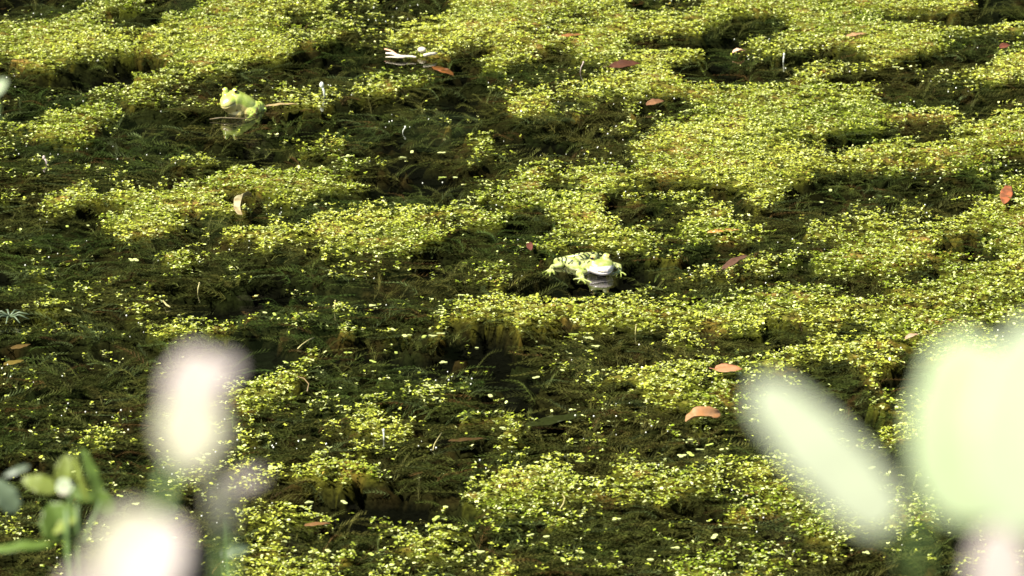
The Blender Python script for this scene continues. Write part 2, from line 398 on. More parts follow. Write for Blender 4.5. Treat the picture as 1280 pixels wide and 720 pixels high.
# ------------------------------------------------------------------ frogs
def remeshed(name, prims, voxel, smooth_it):
    me = bm_mesh(name + '_raw', prims)
    o = bpy.data.objects.new(name, me); C.objects.link(o)
    m = o.modifiers.new('r', 'REMESH'); m.mode = 'VOXEL'; m.voxel_size = voxel; m.adaptivity = 0
    k = o.modifiers.new('s', 'SMOOTH'); k.factor = 0.5; k.iterations = smooth_it
    dg = bpy.context.evaluated_depsgraph_get()
    res = bpy.data.meshes.new_from_object(o.evaluated_get(dg)); bpy.data.objects.remove(o)
    res.name = name
    return res
def add_ball(bm, c, r, sub=2, sx=1, sy=1, sz=1):
    bmesh.ops.create_icosphere(bm, subdivisions=sub, radius=1, matrix=Matrix.Translation(c) @ Matrix.Diagonal((r * sx, r * sy, r * sz, 1)))
def add_chain(bm, pts):
    for (a, b) in zip(pts[:-1], pts[1:]):
        A, B = Vector(a[:3]), Vector(b[:3]); n = max(2, int((B - A).length / (min(a[3], b[3]) * 0.35)) + 1)
        for i in range(n + 1):
            t = i / n; add_ball(bm, A.lerp(B, t), a[3] * (1 - t) + b[3] * t, 1 if max(a[3], b[3]) < 0.002 else 2)
def cat(P, t):                                   # Catmull-Rom through rows of P
    n = len(P) - 1; i = min(int(t * n), n - 1); f = t * n - i
    p0, p1, p2, p3 = P[max(i - 1, 0)], P[i], P[i + 1], P[min(i + 2, n)]
    return 0.5 * ((2 * p1) + (p2 - p0) * f + (2 * p0 - 5 * p1 + 4 * p2 - p3) * f * f + (3 * p1 - p0 - 3 * p2 + p3) * f ** 3)
def dist_seg(V, a, b):
    ab = b - a; t = np.clip(((V - a) @ ab) / (ab @ ab), 0, 1); return np.linalg.norm(V - (a + t[:, None] * ab), axis=1)
def make_frog(origin, spine, eyes, eye_r, limbs, digits, label, pal, spots, bars=(), folds=()):
    mm = 0.001
    root = empty('frog', origin); tag(root, label, 'frog')
    P = np.array(spine, dtype=float) * mm; N = 44
    D = np.array([cat(P, i / (N - 1)) for i in range(N)])
    bm = bmesh.new(); rings = []; side_v = []
    for i in range(N):
        tan = D[min(i + 1, N - 1), :2] - D[max(i - 1, 0), :2]; tan /= np.linalg.norm(tan) + 1e-12
        sd = np.array([-tan[1], tan[0]]); side_v.append(sd); r = []
        wd, ht, hb = np.maximum(D[i, 3:6], 0.0008)
        for j in range(28):
            a = 2 * math.pi * j / 28; ca, sa = math.cos(a), math.sin(a)
            u = math.copysign(abs(ca) ** 0.82, ca) * wd; v = math.copysign(abs(sa) ** 0.85, sa) * (ht if sa > 0 else hb)
            r.append(bm.verts.new((D[i, 0] + sd[0] * u, D[i, 1] + sd[1] * u, D[i, 2] + v)))
        rings.append(r)
    for a, b in zip(rings[:-1], rings[1:]):
        for j in range(28): bm.faces.new((a[j], a[(j + 1) % 28], b[(j + 1) % 28], b[j]))
    bm.faces.new(rings[0][::-1]); bm.faces.new(rings[-1])
    E = [Vector(e) * mm for e in eyes]
    for e in E: add_ball(bm, e, eye_r * mm, 3)
    for e in E:                                   # brow ridge blending the eye into the head
        add_ball(bm, e - Vector((0, 0, eye_r * mm * 0.8)), eye_r * 1.15 * mm, 3)
    for L in limbs: add_chain(bm, [(p[0] * mm, p[1] * mm, p[2] * mm, p[3] * mm) for p in L])
    for L in digits: add_chain(bm, [(p[0] * mm, p[1] * mm, p[2] * mm, p[3] * mm) for p in L])
    me = remeshed('body', bm, 0.00050, 5)
    n = len(me.vertices); V = np.empty(n * 3, dtype=np.float32); me.vertices.foreach_get('co', V); V = V.reshape(-1, 3).astype(float)
    nr = np.empty(n * 3, dtype=np.float32); me.vertices.foreach_get('normal', nr); nr = nr.reshape(-1, 3)
    # which stretch of the body is nearest, and how high on it
    dd = np.linalg.norm(V[:, None, :2] - D[None, :, :2], axis=2); idx = dd.argmin(1); t = idx / (N - 1)
    h = V[:, 2] - D[idx, 2]
    body = dd.min(1) < D[idx, 3] * 1.02
    # the mouth: a groove that runs round the snout from corner to corner
    head = body & (t > 0.66)
    lip = D[idx, 2] - 0.0022 + 0.0016 * np.clip((0.86 - t) / 0.2, 0, 1)
    groove = np.exp(-((V[:, 2] - lip) / 0.00065) ** 2) * head * np.clip((t - 0.66) / 0.05, 0, 1)
    V -= nr * (groove * 0.0011)[:, None]
    for f in folds:                               # raised skin folds along the back
        fd = np.full(n, 1.0)
        for a, b in zip(f[:-1], f[1:]): fd = np.minimum(fd, dist_seg(V, np.array(a) * mm, np.array(b) * mm))
        V += nr * (np.exp(-(fd / 0.0013) ** 2) * 0.0008)[:, None]
    me.vertices.foreach_set('co', V.astype(np.float32).ravel())
    top, back, belly, dark = [np.array(c) for c in pal]
    c = np.tile(top, (n, 1)); g = np.array([noise.noise(Vector(v) * 160) for v in V])
    m = np.clip(0.5 + g * 1.6, 0, 1)[:, None]; c = c * (1 - m) + back * m
    lo = np.where(head, 0.0012 + 0.0042 * np.clip((t - 0.74) / 0.2, 0, 1), -0.0030)
    bl = np.clip((lo - h) / 0.0022 + 0.5, 0, 1) * body + np.clip(-nr[:, 2] * 2 - 0.6, 0, 1) * (~body)
    bl = np.clip(bl, 0, 1)[:, None]; c = c * (1 - bl) + belly * bl
    c = c * (1 - 0.55 * groove[:, None])
    for (sx, sy, sz, sr) in spots:
        q = np.linalg.norm(V - np.array([sx, sy, sz]) * mm, axis=1) + g * 0.0007
        k = np.clip((sr * mm - q) / 0.0004 + 0.5, 0, 1)[:, None]; c = c * (1 - k) + dark * k
    for (a, b, cnt) in bars:                      # dark bars across a hind leg
        a = np.array(a) * mm; b = np.array(b) * mm; ab = b - a; s = ((V - a) @ ab) / (ab @ ab)
        dseg = dist_seg(V, a, b)
        k = (np.clip(np.sin(s * cnt * 2 * math.pi + g) * 3 - 0.6, 0, 1) * (dseg < 0.0095) * (s > 0) * (s < 1) * (nr[:, 2] > -0.2))[:, None]
        c = c * (1 - k) + dark * k
    at_ = me.color_attributes.new('tint', 'FLOAT_COLOR', 'POINT'); c4 = np.ones((n, 4), dtype=np.float32); c4[:, :3] = c
    at_.data.foreach_set('color', c4.ravel())
    link('body', me, M['frog'], root, True)
    # eyes, pupils, nostrils
    hd = D[-1, :2] - D[int(N * 0.72), :2]; hd /= np.linalg.norm(hd)
    ctr = (E[0] + E[1]) / 2
    for e in E:
        outw = Vector((e.x - ctr.x, e.y - ctr.y, 0)).normalized(); look = (outw * 0.75 + Vector((hd[0], hd[1], 0)) * 0.75 + Vector((0, 0, 0.18))).normalized()
        b1 = bmesh.new(); add_ball(b1, (0, 0, 0), eye_r * 0.74 * mm, 3)
        ey = link('eye', bm_mesh('eye', b1), M['eye'], root, True); ey.location = e + look * eye_r * 0.46 * mm
        b2 = bmesh.new(); add_ball(b2, (0, 0, 0), eye_r * 0.40 * mm, 3, 1.35, 0.9, 0.5)
        pu = link('pupil', bm_mesh('pupil', b2), M['black'], ey, True); pu.location = look * eye_r * 0.60 * mm
        pu.rotation_euler = look.to_track_quat('Z', 'Y').to_euler()
    tip = D[int(N * 0.93)]; sd = side_v[int(N * 0.93)]
    for q in (-1, 1):
        b3 = bmesh.new(); add_ball(b3, (0, 0, 0), 0.00055, 2)
        no = link('nostril', bm_mesh('nostril', b3), M['black'], root, True)
        no.location = (tip[0] + sd[0] * q * 0.0024, tip[1] + sd[1] * q * 0.0024, tip[2] + tip[4] * 0.93)
    return root
# the frog sprawled on the open water, facing us
spine = [(-36, 23, 4, 2.5, 2.5, 2.5), (-28, 18, 4.5, 8, 5.5, 7), (-18, 12, 5.5, 11, 6.5, 9), (-9, 4, 7.5, 12, 8, 10), (-2, -4, 10.5, 13.5, 9.5, 10.5),
         (4, -11, 13, 16.6, 10.2, 11.5), (7.5, -18, 13.2, 16.2, 9.2, 11), (10.2, -24.5, 12.4, 13.2, 7.4, 9.5), (12, -29, 11.2, 8.2, 5.2, 7), (12.8, -31.4, 10.4, 3, 2.6, 3.4)]
limbs = [[(11, -4, 8, 5.2), (23, 7, 7, 4.2), (30, 8, 5, 3.8), (31, 1, 3, 2.8), (30, -5, 2.2, 3.0)],
         [(-7, -9, 7, 6.0), (-15, -17, 5.5, 5.2), (-20, -22, 4.5, 4.8), (-17, -32, 2.8, 3.4), (-17, -36, 2.2, 3.6)],
         [(-26, 19, 5, 8.5), (-36, 27, 5.5, 7.2), (-47, 27, 5.5, 5.4), (-43, 15, 4.5, 4.4), (-53, 13, 3.2, 3.2), (-55, 6, 2.0, 3.0)],
         [(-20, 26, 6, 8), (-10, 40, 7.5, 6.4), (0, 48, 7.5, 5.2), (-16, 52, 6, 4.6), (-30, 55, 3.4, 3.2), (-40, 56, 1.5, 2.2)]]
digits = [[(30, -6, 1.6, 1.7), (25, -9, 1.8, 1.1), (20, -14, 1.0, 1.3)], [(30, -6, 1.6, 1.7), (28, -14, 2.0, 1.1), (26, -22, 1.0, 1.3)],
          [(30, -6, 1.6, 1.7), (32, -14, 2.0, 1.1), (32, -24, 1.0, 1.3)], [(30, -6, 1.6, 1.7), (35, -11, 2.0, 1.1), (38, -17, 1.0, 1.3)],
          [(-17, -36, 1.6, 2.0), (-22, -36, 1.8, 1.3), (-27, -36, 0.9, 1.5)], [(-17, -37, 1.6, 2.0), (-20, -44, 1.8, 1.2), (-22, -50, 0.9, 1.4)],
          [(-17, -37, 1.6, 2.0), (-15, -46, 1.8, 1.2), (-13, -54, 0.9, 1.4)], [(-17, -37, 1.6, 2.0), (-12, -43, 1.8, 1.2), (-6, -49, 0.9, 1.4)],
          [(-55, 6, 1.6, 2.6), (-60, 0, 1.2, 1.8), (-66, -7, 0.6, 1.2)], [(-55, 6, 1.6, 2.6), (-58, -4, 1.2, 1.8), (-62, -14, 0.6, 1.2)],
          [(-55, 6, 1.6, 2.6), (-56, -6, 1.2, 1.8), (-57, -19, 0.6, 1.2)], [(-55, 6, 1.6, 2.4), (-52, -4, 1.2, 1.6), (-51, -12, 0.6, 1.1)]]
rs = random.Random(4); spots = []
for _ in range(100):
    u = rs.random() * 0.62; q = cat(np.array(spine, dtype=float), u); sdx = rs.uniform(-1, 1)
    tn = cat(np.array(spine, dtype=float), min(u + 0.02, 1))[:2] - q[:2]; tn /= np.linalg.norm(tn)
    spots.append((q[0] - tn[1] * sdx * q[3] * 0.97, q[1] + tn[0] * sdx * q[3] * 0.97, q[2] + q[4] * math.sqrt(max(0, 1 - (sdx * 0.97) ** 2)) * 0.95, rs.uniform(1.2, 2.6)))
for L in limbs[:3]:
    for (a, b) in zip(L[:-1], L[1:]):
        for _ in range(2):
            t = rs.random(); rr = a[3] * (1 - t) + b[3] * t
            spots.append((a[0] * (1 - t) + b[0] * t + rs.uniform(-.6, .6) * rr, a[1] * (1 - t) + b[1] * t - rs.uniform(0, .7) * rr, a[2] * (1 - t) + b[2] * t + rr * 0.7, rs.uniform(0.7, 1.4)))
side = Vector((0.93, 0.36, 0)); ec = Vector((5.4, -14.5, 23.4))
fa = make_frog(FROG_A + Vector((-0.001, 0, -0.002)), spine, [tuple(ec - side * 8.6), tuple(ec + side * 8.6)], 4.8, limbs, digits,
          'spotted yellow green frog sprawled on open dark water, pale snout towards us, legs spread',
          ((0.24, 0.29, 0.06), (0.40, 0.42, 0.16), (0.82, 0.73, 0.66), (0.025, 0.03, 0.015)), spots,
          bars=[((-20, 26, 6), (0, 48, 7), 4), ((2, 49, 7), (-30, 55, 4), 5), ((-36, 27, 5), (-50, 24, 5), 3)],
          folds=[[(-4, -18, 17), (-14, -2, 14), (-26, 10, 9)], [(11, -8, 17), (-2, 12, 14), (-20, 24, 9)]])
fa.scale = (0.95, 0.95, 0.95)
# the second frog, sitting higher, turned left
spine2 = [(30, 14, 2, 3, 3, 3), (24, 11, 5, 10, 7, 7), (15, 7, 9, 15, 10, 12), (5, 2, 13, 16.5, 12, 17), (-4, -2, 17, 16, 12, 20),
          (-11, -7, 19.5, 15, 10, 19), (-16, -12, 18.5, 13.5, 8.5, 15), (-20, -19, 17.5, 10.5, 6.5, 8), (-22.5, -23, 16, 6, 4, 5.5), (-23.5, -25, 15.2, 2.5, 2, 2.5)]
limbs2 = [[(-10, -8, 6, 9), (-4, -10, 2, 9)], [(22, 2, 7, 9), (10, -8, 6, 7), (20, -10, 3, 5)], [(26, 16, 6, 7), (30, 22, 4, 5), (34, 14, 2, 3)]]
digits2 = [[(20, -10, 3, 3), (14, -16, 0, 1.6), (8, -21, -3, 1.4)]]
spots2 = [(rs.uniform(-20, 30), rs.uniform(-26, -2), rs.uniform(-2, 11), rs.uniform(1.0, 2.4)) for _ in range(150)]
side2 = Vector((0.80, -0.52, 0)); side2 = Vector((0.86, -0.30, 0)).normalized(); ec2 = Vector((-14.5, -9, 29.5))
fb = make_frog(FROG_B + Vector((-0.002, 0, -0.003)), spine2, [tuple(ec2 - side2 * 7.4), tuple(ec2 + side2 * 7.4)], 4.4, limbs2, digits2,
          'plain bright lime green frog sitting upright in the water at the upper left',
          ((0.30, 0.38, 0.055), (0.38, 0.44, 0.10), (0.40, 0.34, 0.11), (0.15, 0.10, 0.025)), spots2,
          folds=[[(-8, -12, 27), (4, -7, 24), (16, -2, 18), (24, 4, 10)], [(-17, -4, 27), (2, 8, 23), (20, 16, 11)]])

fb.scale = (0.94, 0.94, 1.16)

# ------------------------------------------------------------------ leaves
def leaf_mesh(L, W, curl=0.15, fold=0.15, twist=0.0, tip=1.0, thick=0.0003, wav=0.06, seed=0, notch=False):
    """a leaf along +X from 0 to L, real thickness, raised midrib"""
    nu, nv = 16, 9; r = random.Random(seed); ph = r.random() * 6; V = []; F = []
    def pt(u, v, off):
        wd = W * 0.5 * (math.sin(math.pi * min(1, u ** 0.8 * 0.98 + 0.02)) ** (0.75 * tip)) + 0.0001
        wd *= 1 + wav * math.sin(u * 19 + ph + v)
        y = v * wd; x = u * L + (abs(v) * L * min(0.03, wav * 0.5) * math.sin(u * 30 + ph))
        z = abs(v) * wd * fold + math.sin(u * math.pi) * curl * L * 0.5 + 0.010 * L * math.sin(u * 17) * abs(v) * (0.2 if L < 0.03 and wav < 0.03 else 1)
        if notch and u < 0.25: y += 0.0
        a = twist * (u - 0.5); y, z = y * math.cos(a) - z * math.sin(a), y * math.sin(a) + z * math.cos(a)
        return (x, y, z + off + (min(0.0003, 0.008 * L) if abs(v) < 0.05 else 0))
    for off in (0, -thick):
        for i in range(nu + 1):
            for j in range(nv): V.append(pt(i / nu, (j / (nv - 1)) * 2 - 1, off))
    n1 = (nu + 1) * nv
    for i in range(nu):
        for j in range(nv - 1):
            a = i * nv + j; F.append((a, a + nv, a + nv + 1, a + 1)); F.append((n1 + a, n1 + a + 1, n1 + a + nv + 1, n1 + a + nv))
    for i in range(nu):
        for j in (0, nv - 1):
            a = i * nv + j; q = (a, a + nv, n1 + a + nv, n1 + a); F.append(q if j else q[::-1])
    return np_mesh('blade', np.array(V), np.array(F), smooth=True)
def tube_mesh(name, pts, seg=8):
    V = []; F = []
    for i, p in enumerate(pts):
        c = Vector(p[:3]); a = Vector(pts[max(i - 1, 0)][:3]); b = Vector(pts[min(i + 1, len(pts) - 1)][:3]); t = (b - a).normalized()
        u = t.cross(Vector((0.3, 0.2, 0.93))).normalized(); v = t.cross(u)
        for j in range(seg):
            an = 2 * math.pi * j / seg; V.append(c + (u * math.cos(an) + v * math.sin(an)) * p[3])
        if i:
            for j in range(seg): F.append(((i - 1) * seg + j, (i - 1) * seg + (j + 1) % seg, i * seg + (j + 1) % seg, i * seg + j))
    n = len(V); V.append(Vector(pts[0][:3])); V.append(Vector(pts[-1][:3]))
    for j in range(seg): F.append((n, (j + 1) % seg, j, j)); 
    F = [f if f[3] != f[2] else (f[0], f[1], f[2]) for f in F]
    for j in range(seg): F.append((n + 1, n - 1 - seg + 1 + j - 0, n - seg + (j + 1) % seg))
    me = bpy.data.meshes.new(name); me.from_pydata([tuple(q) for q in V], [], [tuple(f) for f in F]); me.update()
    me.polygons.foreach_set('use_smooth', [True] * len(me.polygons))
    return me
def fallen(px0, py0, px1, py1, wpx, col, label, z=0.004, curl=0.1, fold=0.2, twist=0.0, tilt=0.0, roll=0.0, hue2=None, seed=0, stalk=True, wav=0.04, cat_='leaf', name='fallen_leaf', group=None):
    A = at(px0, py0, z); B = at(px1, py1, z); L = (B - A).length; k = mmpx(px0, py0)
    W = wpx * k
    root = empty(name, A, math.atan2(B.y - A.y, B.x - A.x)); root.rotation_euler[1] = -tilt
    tag(root, label, cat_, group)
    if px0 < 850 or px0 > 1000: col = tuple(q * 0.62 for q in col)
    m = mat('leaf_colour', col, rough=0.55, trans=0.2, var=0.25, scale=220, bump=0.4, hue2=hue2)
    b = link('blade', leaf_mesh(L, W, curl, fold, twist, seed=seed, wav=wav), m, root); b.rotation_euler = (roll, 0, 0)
    if stalk:
        link('stalk', tube_mesh('stalk', [(-0.18 * L, 0.02 * L, 0.002, 0.0004), (-0.06 * L, 0.0, 0.001, 0.0005), (0.1 * L, 0, curl * L * 0.18, 0.0005)], 6), m, root)
    return root
OR = (0.42, 0.18, 0.08)
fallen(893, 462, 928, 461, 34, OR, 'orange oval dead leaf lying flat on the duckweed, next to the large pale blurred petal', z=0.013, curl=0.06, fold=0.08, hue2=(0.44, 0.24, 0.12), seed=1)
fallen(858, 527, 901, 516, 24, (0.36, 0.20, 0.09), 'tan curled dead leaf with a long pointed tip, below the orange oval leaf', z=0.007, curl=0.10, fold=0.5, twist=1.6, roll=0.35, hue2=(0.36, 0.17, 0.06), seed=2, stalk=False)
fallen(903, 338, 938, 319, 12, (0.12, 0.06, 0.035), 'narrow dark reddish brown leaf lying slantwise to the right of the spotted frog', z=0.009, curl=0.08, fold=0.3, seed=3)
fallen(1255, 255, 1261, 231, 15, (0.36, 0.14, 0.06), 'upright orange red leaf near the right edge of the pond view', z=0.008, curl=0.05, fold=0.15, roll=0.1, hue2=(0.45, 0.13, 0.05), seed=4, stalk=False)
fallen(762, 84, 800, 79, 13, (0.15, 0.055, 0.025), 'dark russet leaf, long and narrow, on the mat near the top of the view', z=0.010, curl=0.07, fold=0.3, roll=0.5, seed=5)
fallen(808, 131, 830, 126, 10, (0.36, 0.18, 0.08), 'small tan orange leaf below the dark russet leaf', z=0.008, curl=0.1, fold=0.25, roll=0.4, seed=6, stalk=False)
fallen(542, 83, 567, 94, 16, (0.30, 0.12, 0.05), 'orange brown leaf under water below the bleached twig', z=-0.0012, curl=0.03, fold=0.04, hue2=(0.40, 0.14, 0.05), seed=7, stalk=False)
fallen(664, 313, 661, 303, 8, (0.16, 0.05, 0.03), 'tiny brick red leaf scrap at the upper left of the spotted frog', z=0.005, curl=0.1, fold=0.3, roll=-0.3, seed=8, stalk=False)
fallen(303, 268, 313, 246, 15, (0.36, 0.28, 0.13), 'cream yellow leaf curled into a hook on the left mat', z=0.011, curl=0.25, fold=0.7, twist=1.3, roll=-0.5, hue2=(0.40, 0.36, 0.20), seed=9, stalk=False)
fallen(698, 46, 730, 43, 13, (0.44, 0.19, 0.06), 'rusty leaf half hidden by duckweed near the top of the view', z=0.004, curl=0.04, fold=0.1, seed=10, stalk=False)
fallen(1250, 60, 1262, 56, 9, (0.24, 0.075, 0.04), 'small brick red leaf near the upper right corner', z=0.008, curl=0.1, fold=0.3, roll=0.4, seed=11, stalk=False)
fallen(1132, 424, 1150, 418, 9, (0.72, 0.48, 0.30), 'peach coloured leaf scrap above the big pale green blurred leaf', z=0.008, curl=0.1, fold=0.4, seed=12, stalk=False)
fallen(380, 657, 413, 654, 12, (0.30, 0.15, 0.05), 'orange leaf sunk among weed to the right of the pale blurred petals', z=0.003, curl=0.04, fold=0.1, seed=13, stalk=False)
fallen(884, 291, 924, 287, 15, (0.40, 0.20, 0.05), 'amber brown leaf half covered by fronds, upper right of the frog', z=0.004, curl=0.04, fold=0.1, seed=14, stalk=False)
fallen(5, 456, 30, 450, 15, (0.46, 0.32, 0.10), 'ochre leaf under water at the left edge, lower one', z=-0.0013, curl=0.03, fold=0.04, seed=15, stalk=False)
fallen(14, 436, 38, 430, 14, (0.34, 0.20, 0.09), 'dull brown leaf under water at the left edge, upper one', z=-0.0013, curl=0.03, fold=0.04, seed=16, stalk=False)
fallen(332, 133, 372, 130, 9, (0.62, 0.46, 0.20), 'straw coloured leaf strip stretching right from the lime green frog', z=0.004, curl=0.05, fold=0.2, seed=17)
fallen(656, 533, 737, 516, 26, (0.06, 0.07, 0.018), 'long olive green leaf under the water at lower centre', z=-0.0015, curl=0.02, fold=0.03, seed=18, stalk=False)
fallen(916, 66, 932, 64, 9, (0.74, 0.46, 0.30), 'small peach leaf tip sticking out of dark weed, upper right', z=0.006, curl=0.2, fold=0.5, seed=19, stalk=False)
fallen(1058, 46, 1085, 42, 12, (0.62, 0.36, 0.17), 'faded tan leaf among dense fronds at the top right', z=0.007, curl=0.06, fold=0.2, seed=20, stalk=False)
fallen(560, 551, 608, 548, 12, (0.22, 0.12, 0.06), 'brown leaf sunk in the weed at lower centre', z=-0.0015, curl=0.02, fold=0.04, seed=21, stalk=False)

# bleached forked twig near the top
k = mmpx(510, 67)
def ipt(px, py, z, r): q = at(px, py, z); return (q.x, q.y, q.z, r)
def local(pts, o): return [(p[0] - o.x, p[1] - o.y, p[2] - o.z, p[3]) for p in pts]
o = at(505, 68)
tw = empty('forked_twig', o); tag(tw, 'bleached forked twig lying across the weed near the top of the view', 'twig')
link('main_branch', tube_mesh('main_branch', local([ipt(482, 69, 0.006, 0.001), ipt(490, 68, 0.008, 0.002), ipt(497, 67.5, 0.009, 0.0038), ipt(503, 67.5, 0.009, 0.0046), ipt(508, 67, 0.009, 0.003), ipt(515, 67, 0.009, 0.0026), ipt(520, 68.5, 0.008, 0.0022)], o), 10), M['pale_twig'], tw)
link('side_branch', tube_mesh('side_branch', local([ipt(502, 67, 0.009, 0.003), ipt(495, 64, 0.011, 0.0025), ipt(488, 62, 0.012, 0.0028), ipt(482, 62, 0.012, 0.002)], o), 10), M['pale_twig'], tw)
f = mat('pinkish_bark', (0.60, 0.34, 0.20), rough=0.6, var=0.2, scale=300)
link('side_branch', tube_mesh('side_branch', local([ipt(496, 64, 0.011, 0.0018), ipt(489, 58, 0.014, 0.0018), ipt(481, 55, 0.016, 0.0016)], o), 8), f, tw)
tw.scale = (1, 1, 0.55)
o = at(530, 69)
sh = empty('seed_husk', o); bmx = bmesh.new(); add_ball(bmx, (0, 0, 0), 0.0054, 3, 1.15, 1, 0.8)
tag(sh, 'creamy white rounded seed husk with a pointed tail, right of the forked twig', 'seed husk')
hb = link('husk', bm_mesh('husk', bmx), M['pale_twig'], sh, True); hb.location = (-0.003, 0, 0.008)
link('tail', tube_mesh('tail', local([ipt(530, 69, 0.008, 0.002), ipt(537, 67.5, 0.008, 0.0024), ipt(543, 67, 0.008, 0.0022), ipt(547, 66.5, 0.007, 0.0006)], o), 8), M['pale_twig'], sh)

# small pale upright shoots and thin bent stems
def shoot(px, py, hpx, lean, label, m, r=0.0008, knob=0.0014):
    o = at(px, py); k = mmpx(px, py); h = hpx * k
    t = empty('shoot', o); tag(t, label, 'plant shoot')
    link('stem', tube_mesh('stem', [(0, 0, -0.004, r), (lean * h * 0.3, 0, h * 0.5, r), (lean * h, 0.001, h, r * 0.9)], 7), m, t)
    b = bmesh.new(); add_ball(b, (lean * h, 0.001, h), knob, 2, 1, 1, 1.5); link('bud', bm_mesh('bud', b), m, t, True)
wm = mat('white_shoot', (0.60, 0.62, 0.52), rough=0.4, trans=0.2, var=0.1)
pk = mat('pink_shoot', (0.40, 0.32, 0.28), rough=0.4, var=0.2)
shoot(406, 121, 15, -0.25, 'thick white bud standing upright, right of the lime green frog', wm, 0.0016, 0.0032)
shoot(725, 90, 12, 0.35, 'thin pale pink shoot standing up left of the dark russet leaf', pk)
shoot(59, 205, 8, -0.5, 'short mauve white shoot in dark weed at the left', pk, 0.0012, 0.002)
shoot(979, 78, 10, 0.1, 'short white shoot in dark weed at the upper right', wm, 0.0009, 0.0016)
shoot(503, 166, 7, 0.5, 'thin white shoot in weed straight below the forked twig', wm, 0.0007)
shoot(480, 549, 11, -0.05, 'thin white shoot near the bottom, left of centre', wm, 0.0009, 0.0015)
shoot(794, 418, 12, 0.1, 'fine straw shoot poking from the weed below the spotted frog', M['straw'], 0.0005, 0.0008)
shoot(418, 388, 12, 0.1, 'fine straw shoot in the dark weed left of centre', M['straw'], 0.0006, 0.0009)
shoot(247, 366, 12, 0.2, 'grey green shoot at the left above the pale blurred blossom', M['straw'], 0.0007, 0.001)
def bent(pts, r, label, m=None):
    o = at(*pts[0][:2]); t = link('bent_stem', tube_mesh('bent_stem', local([ipt(p[0], p[1], p[2], r) for p in pts], o), 7), m or M['straw'])
    t.location = o; tag(t, label, 'stem')
bent([(372, 436, 0.001), (377, 431, 0.004), (384, 426, 0.005), (392, 422, 0.001)], 0.0007, 'short straw yellow stem slanting through dark weed, left of centre')
bent([(541, 563, 0.001), (543, 555, 0.006), (548, 547, 0.009), (552, 541, 0.002)], 0.0005, 'thin green stem arching over dark water at the lower centre')
bent([(204, 376, 0.002), (208, 381, 0.004), (213, 384, 0.002)], 0.0010, 'stubby yellow green stem in the weed at the left')
bent([(700, 636, 0.001), (704, 630, 0.005), (706, 623, 0.007), (703, 618, 0.002)], 0.0007, 'crooked pale stem among fronds at the bottom centre')
bent([(370, 470, 0.0), (380, 473, 0.004), (386, 480, 0.003), (384, 489, 0.0)], 0.0006, 'curled brown stem at the edge of a small mat, left of centre', mat('brown_stem', (0.2, 0.14, 0.06)))
bent([(262, 149, 0.002), (276, 147, 0.004), (292, 147.5, 0.004), (308, 148.5, 0.003), (322, 146, 0.001)], 0.0007, 'thin brown reed lying on the water in front of the lime green frog', mat('brown_reed', (0.10, 0.075, 0.03)))

# lone duckweed plants on open water
def lone():
    P = '557,634 545,648 770,649 663,669 683,671 725,577 845,685 893,671 813,700 704,700 386,628 430,628 490,706 464,693 392,690 410,689 863,550 887,556 1083,691 1142,671 912,580 495,441 490,412 506,420 512,419 530,421 541,420 551,417 331,391 343,393 465,382 577,369 596,435 435,441 554,453 383,449 390,450 357,453 534,482 548,483 539,489 717,418 745,433 670,472 703,463 823,505 737,423 85,388 92,590 150,620 170,630 250,575 260,568 300,560 435,195 552,191 569,222 553,222 503,197 515,190 110,282 84,283 165,325 170,325 320,370 466,452 1068,430 613,495 628,535 555,668 600,690 725,690 775,703 863,568 852,570 875,562 902,562 720,597 340,585 350,583 380,550 1230,190 1200,195 1038,238 1027,253 1109,246 1165,48 1120,84 1127,86 795,40 502,22 1090,585'.split()
    base = None
    for i, s_ in enumerate(P):
        px, py = map(float, s_.split(','))
        if i % 4 == 0 or base is None:            # four kinds of little plants share meshes
            pass
        kind = i % 4
        if kind not in protos:
            n = (1, 2, 3, 2)[kind]; V = []; F = []
            for j in range(n):
                a = 2 * math.pi * j / max(n, 1) + kind; c, s = math.cos(a), math.sin(a); off = 0 if n == 1 else 0.0024
                n0 = len(V); V.append((off * c, off * s, 0.0011))
                for q in range(10):
                    b = 2 * math.pi * q / 10; x = 0.0031 * math.cos(b) + off; y = 0.0024 * math.sin(b); V.append((x * c - y * s, x * s + y * c, 0.0006))
                for q in range(10): F.append((n0, n0 + 1 + q, n0 + 1 + (q + 1) % 10))
            me = np_mesh('duckweed_plant', np.array(V), np.array(F), np.tile([0.62, 0.68, 0.26] if kind != 1 else [0.45, 0.55, 0.12], (len(V), 1)), smooth=True)
            me.materials.append(M['frond']); protos[kind] = me
        o = bpy.data.objects.new('duckweed_plant', protos[kind]); C.objects.link(o); q = at(px, py, 0.0)
        o.location = q; o.rotation_euler = (rl.uniform(-.12, .12), rl.uniform(-.12, .12), rl.uniform(0, 6.28)); sc = rl.uniform(0.8, 1.15); o.scale = (sc, sc, sc)
        tag(o, 'tiny pale green duckweed plant floating apart from the mats on dark water', 'duckweed plant', 'lone duckweed plants between the mats')
protos = {}; rl = random.Random(3); lone()

